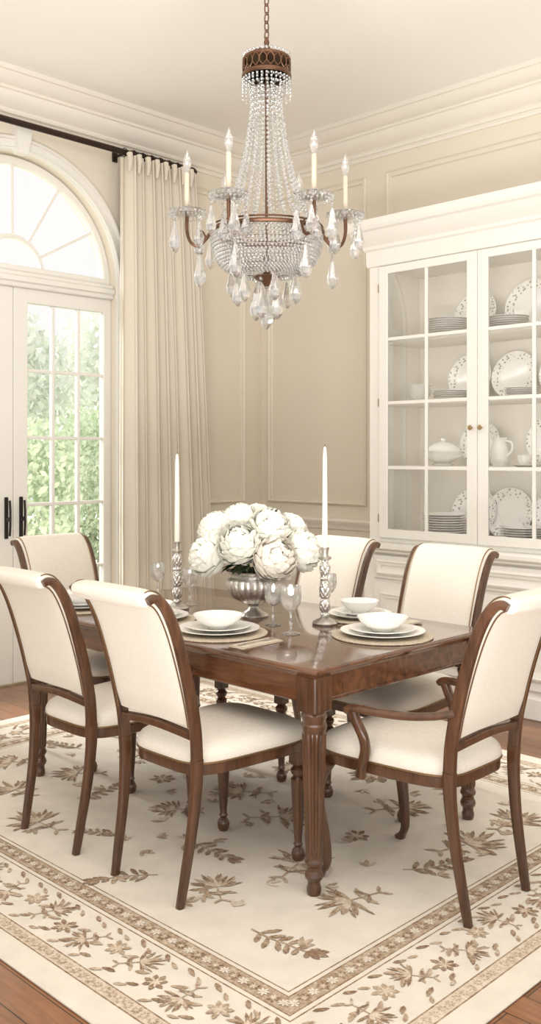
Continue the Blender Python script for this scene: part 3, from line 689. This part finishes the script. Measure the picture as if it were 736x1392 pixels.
# ------------------------------------------------------------------ chandelier
CHX,CHY=2.806,2.78; Z0=1.98
cd=thing('chandelier','crystal bead chandelier with bronze arms and candle bulbs above the dining table','chandelier',(CHX,CHY,Z0))
def hp(name,b,mat,par=None,ang=35,stuff=False):
    b.v=[(x,y,z-Z0) for x,y,z in b.v]
    o=build(name,b,mat,par or cd,ang)
    if stuff: o['kind']='stuff'
    return o
b=B().lathe([(0,3.70),(.02,3.70),(.05,3.73),(.065,3.765),(.065,3.779),(0,3.779)],28); hp('ceiling_canopy',b,'copper')
b=B(); z=3.70;k=0
while z>3.17:
    P=[]
    for i in range(14):
        a=2*pi*i/14; q=.011*math.cos(a); h=.023*math.sin(a)
        P.append((q,0,z-.018+h) if k%2 else (0,q,z-.018+h))
    b.tube(P,.0028,6,closed=True); z-=.036;k+=1
hp('chain',b,'copper')
b=B(); b.lathe([(.006,3.17),(.012,3.15),(.008,3.13),(.02,3.115),(.012,3.10),(.006,2.95),(.006,2.3),(.012,2.28),(.016,2.2),(.012,2.16),(0,2.15)],16); hp('centre_stem',b,'copper')
b=B(); b.lathe([(.094,3.085),(.099,3.081),(.100,3.073),(.094,3.068),(.094,3.070),(.09,3.08)],48); b.lathe([(.096,3.022),(.102,3.016),(.103,3.006),(.098,3.0),(.09,3.008),(.092,3.022)],48)
for i in range(20):
    a=2*pi*i/20
    b.tube([(.098*math.cos(a+q),.098*math.sin(a+q),z_) for q,z_ in ((0,3.075),(.15,3.058),(.15,3.038),(0,3.020))],.0028,5); b.tube([(.098*math.cos(a-q),.098*math.sin(a-q),z_) for q,z_ in ((0,3.075),(.15,3.058),(.15,3.038),(0,3.020))],.0028,5)
for i in range(6):
    a=pi*i/3; b.tube([(.01*math.cos(a),.01*math.sin(a),3.12),(.05*math.cos(a),.05*math.sin(a),3.11),(.096*math.cos(a),.096*math.sin(a),3.075)],.004,6)
hp('crown_band',b,'copper')
b=B()
for i in range(32):
    a=2*pi*i/32
    for k in range(3+3*(i%2)): b.bead((.10*math.cos(a),.10*math.sin(a),2.99-k*.014),.006)
    b.bead((.095*math.cos(a),.095*math.sin(a),3.092),.007)
hp('crown_bead_fringe',b,'crystal',ang=10,stuff=True)
SP=cr([(.080,2.995),(.064,2.90),(.074,2.80),(.094,2.68),(.122,2.57),(.162,2.46),(.212,2.385)],12)
for i in range(22):
    a=2*pi*i/22; b=B(); acc=0; last=None
    for (r,z) in SP:
        if last: acc+=math.dist((r,z),last)
        if last is None or acc>=.0175:
            f=(3.0-z)/.62; b.bead((r*math.cos(a),r*math.sin(a),z),.0066+.003*f); acc=0
        last=(r,z)
    hp('bead_strand',b,'crystal',ang=10)
for i in range(8):
    a=2*pi*i/8+.1; b=B(); z=2.99; k=0
    while z>2.45:
        r=.035+.04*((2.99-z)/.54)**1.5; b.bead((r*math.cos(a),r*math.sin(a),z),.007); z-=.019
    hp('bead_strand',b,'crystal',ang=10)
RG=.232
b=B(); b.tube([(RG*math.cos(2*pi*i/48),RG*math.sin(2*pi*i/48),2.362) for i in range(48)],.009,8,closed=True); b.tube([(RG*math.cos(2*pi*i/48),RG*math.sin(2*pi*i/48),2.38) for i in range(48)],.004,6,closed=True)
hp('basket_ring',b,'copper')
b=B()
for k in range(16):
    f=k/15; r=(RG-.004)*(math.cos(f*1.2)**.75) ; z=2.346-.160*math.sin(f*1.45)
    n=max(8,int(2*pi*r/.0158))
    for i in range(n):
        a=2*pi*(i+.5*(k%2))/n; b.bead((r*math.cos(a),r*math.sin(a),z),.0080)
hp('bead_basket',b,'crystal',ang=10,stuff=True)
b=B()
for k in range(1,6):
    f=k/6; r=(RG-.014)*(math.cos(f*1.2)**.75); z=2.346-.160*math.sin(f*1.45)
    b.tube([(r*math.cos(2*pi*i/32),r*math.sin(2*pi*i/32),z) for i in range(32)],.0015,5,closed=True)
b.lathe([(.05,2.185),(.055,2.180),(.05,2.174),(.02,2.158),(.008,2.14),(0,2.14)],24)
hp('basket_frame',b,'copper')
DP=[(0,0),(.004,-.004),(.006,-.012),(.014,-.05),(.0205,-.075),(.016,-.094),(.004,-.108),(0,-.110)]
def drop(x,y,z,s_,par=None):
    b=B().lathe([(r*s_,q*s_) for r,q in DP],6,c=(x,y,z)); b.bead((x,y,z+.008*s_),.007*s_); b.bead((x,y,z+.02*s_),.005*s_); hp('crystal_drop',b,'crystal',par,5)
for i in range(6):
    a=rad(-45.5+4)+i*pi/3; c,s_=math.cos(a),math.sin(a)
    P=cr([(RG-.005,2.365),(.252,2.332),(.280,2.305),(.312,2.318),(.328,2.365),(.328,2.425)],6)
    b=B().tube([(r*c,r*s_,z) for r,z in P],[.0085-.002*math.sin(pi*k/len(P)) for k in range(len(P))],8)
    Q=cr([(.25,2.335),(.262,2.362),(.282,2.366),(.290,2.350),(.278,2.342)],5); b.tube([(r*c,r*s_,z) for r,z in Q],.0035,6)
    arm=hp('arm',b,'copper')
    X,Y=.328*c,.328*s_
    b=B().lathe([(0,2.422),(.02,2.424),(.055,2.430),(.078,2.444),(.079,2.447),(.055,2.436),(.016,2.432),(0,2.432)],36,c=(X,Y,0),fl=lambda a,z:1+.05*math.cos(12*a))
    b.lathe([(.012,2.432),(.018,2.44),(.020,2.455),(.014,2.466),(.012,2.47)],16,c=(X,Y,0))
    for k in range(24):
        q=2*pi*k/24; b.bead((X+.075*math.cos(q),Y+.075*math.sin(q),2.436),.0062); b.bead((X+.068*math.cos(q+.13),Y+.068*math.sin(q+.13),2.424),.0055)
    hp('bobeche',b,'crystal',arm,10)
    b=B().lathe([(.0095,2.465),(.0105,2.47),(.0105,2.60),(.009,2.603),(0,2.603)],16,c=(X,Y,0)); hp('candle_sleeve',b,'sleeve',arm)
    b=B().lathe([(.008,2.602),(.010,2.612),(.017,2.635),(.016,2.655),(.008,2.68),(.003,2.697),(0,2.70)],16,c=(X,Y,0)); hp('flame_bulb',b,'goblet',arm)
    for k in range(4):
        q=a+(k+.5)*2*pi/4; drop(X+.070*math.cos(q),Y+.070*math.sin(q),2.398,1.05 if k%2 else 1.2,arm)
    drop(.275*c,.275*s_,2.275,1.3,arm)
for i in range(6):
    a=2*pi*i/6; drop(.125*math.cos(a),.125*math.sin(a),2.20,1.25)
for i in range(4):
    a=2*pi*i/4+.3; drop(.05*math.cos(a),.05*math.sin(a),2.155,1.4)
drop(0,0,2.128,1.5)
# ------------------------------------------------------------------ garden
b=B().box(-4,16,5.6,26,-.12,-.06,0); tag(build('lawn',b,'grass'),'sunlit garden lawn outside the french doors','lawn',kind='stuff')
def shrub(x,y,rx,rz,seed,label,mat='leaf',n=4200,ls=1,z0=1.22,name='garden_shrub',cat='shrub',grp='green shrubs outside the french doors'):
    r=random.Random(seed); t=thing(name,label,cat,(x,y,-.045),0,grp)
    b=B()
    for i in range(n):
        d=Vector((r.gauss(0,1),r.gauss(0,1),r.gauss(0,1))).normalized(); q=r.uniform(.55,1.0)*(1+.1*math.sin(5*d.x+seed)*math.sin(4*d.z+2))
        p=Vector((d.x*rx*q,d.y*rx*q,rz*z0+d.z*rz*q)); nn=Vector((r.gauss(0,1),r.gauss(0,1),r.gauss(0,1))).normalized(); s_=nn.orthogonal().normalized(); v_=nn.cross(s_); L=r.uniform(.025,.055)*ls
        b.add([tuple(p-s_*L),tuple(p+v_*L*.5),tuple(p+s_*L),tuple(p-v_*L*.5)],[(0,1,2,3)])
    build('foliage',b,mat,t)
    b=B()
    for k in range(5):
        a=k*1.3; b.tube([(0,0,0),(.1*math.cos(a),.1*math.sin(a),rz*.5),(rx*.4*math.cos(a),rx*.4*math.sin(a),rz*z0)],[.03,.02,.008],6)
    build('branches',b,'bark',t)
shrub(4.75,8.0,.66,.85,1,'broad green shrub seen through the left panes of the right door',n=5200)
shrub(6.25,8.9,.68,.95,2,'taller green shrub seen through the right door panes near the curtain',n=5200)
shrub(3.6,9.4,.72,.75,3,'low green shrub beyond the meeting point of the two doors',n=5200)
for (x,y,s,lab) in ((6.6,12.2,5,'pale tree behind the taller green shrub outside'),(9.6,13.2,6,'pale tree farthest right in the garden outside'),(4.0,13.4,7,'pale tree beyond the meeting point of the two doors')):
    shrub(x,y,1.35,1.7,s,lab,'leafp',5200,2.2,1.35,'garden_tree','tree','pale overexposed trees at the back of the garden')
# ------------------------------------------------------------------ lights / world / camera
w=bpy.data.worlds.new('sky'); bpy.context.scene.world=w; w.use_nodes=True; nt=w.node_tree
bg=nt.nodes['Background']; bg.inputs[0].default_value=(1,.992,.975,1); bg.inputs[1].default_value=1.0
L=bpy.data.lights.new('sun','SUN'); L.energy=7.5; L.angle=rad(26); L.color=(1,.98,.94)
o=bpy.data.objects.new('sun',L); C.objects.link(o); o.rotation_euler=Vector((-.15,.8,.5)).to_track_quat('Z','Y').to_euler()
def area(name,loc,dirv,sx,sy,P,col=(1,.98,.95),xa=(.701,-.713,0)):
    L=bpy.data.lights.new(name,'AREA'); L.shape='RECTANGLE'; L.size=sx; L.size_y=sy; L.energy=P; L.color=col
    o=bpy.data.objects.new(name,L); C.objects.link(o); o.location=loc
    z=-Vector(dirv).normalized(); x=Vector(xa); y=z.cross(x).normalized(); x=y.cross(z)
    o.rotation_euler=Matrix((x,y,z)).transposed().to_euler()
area('floor_bounce_fill',(.35,.35,.55),(0.15,0.15,1),3.0,1.4,245)  # added fill below the view, stands in for light bounced off the floor
area('room_fill',(.9,.9,3.2),(1,1,-.02),3.0,.9,26)  # added fill above the view to lift the walls, no actual fixture
for z in (2.617,2.147,1.752,1.352):
    area('shelf_fill',(4.812,2.99,z),(.5,0,-1),1.5,.010,1.1,(1,.97,.92),(0,1,0))  # added strips tucked behind the shelf fronts to brighten the cabinet interior
cam=bpy.data.cameras.new('camera'); cam.sensor_fit='VERTICAL'; cam.sensor_height=36; cam.sensor_width=36*736/1392
cam.lens=1300/1392*36; cam.shift_y=-79/1392; cam.clip_start=.05
co=bpy.data.objects.new('camera',cam); C.objects.link(co); co.location=(0,0,1.45); co.rotation_euler=(pi/2,0,rad(-45.5))
bpy.context.scene.camera=co
bpy.context.scene.view_settings.view_transform='Standard'
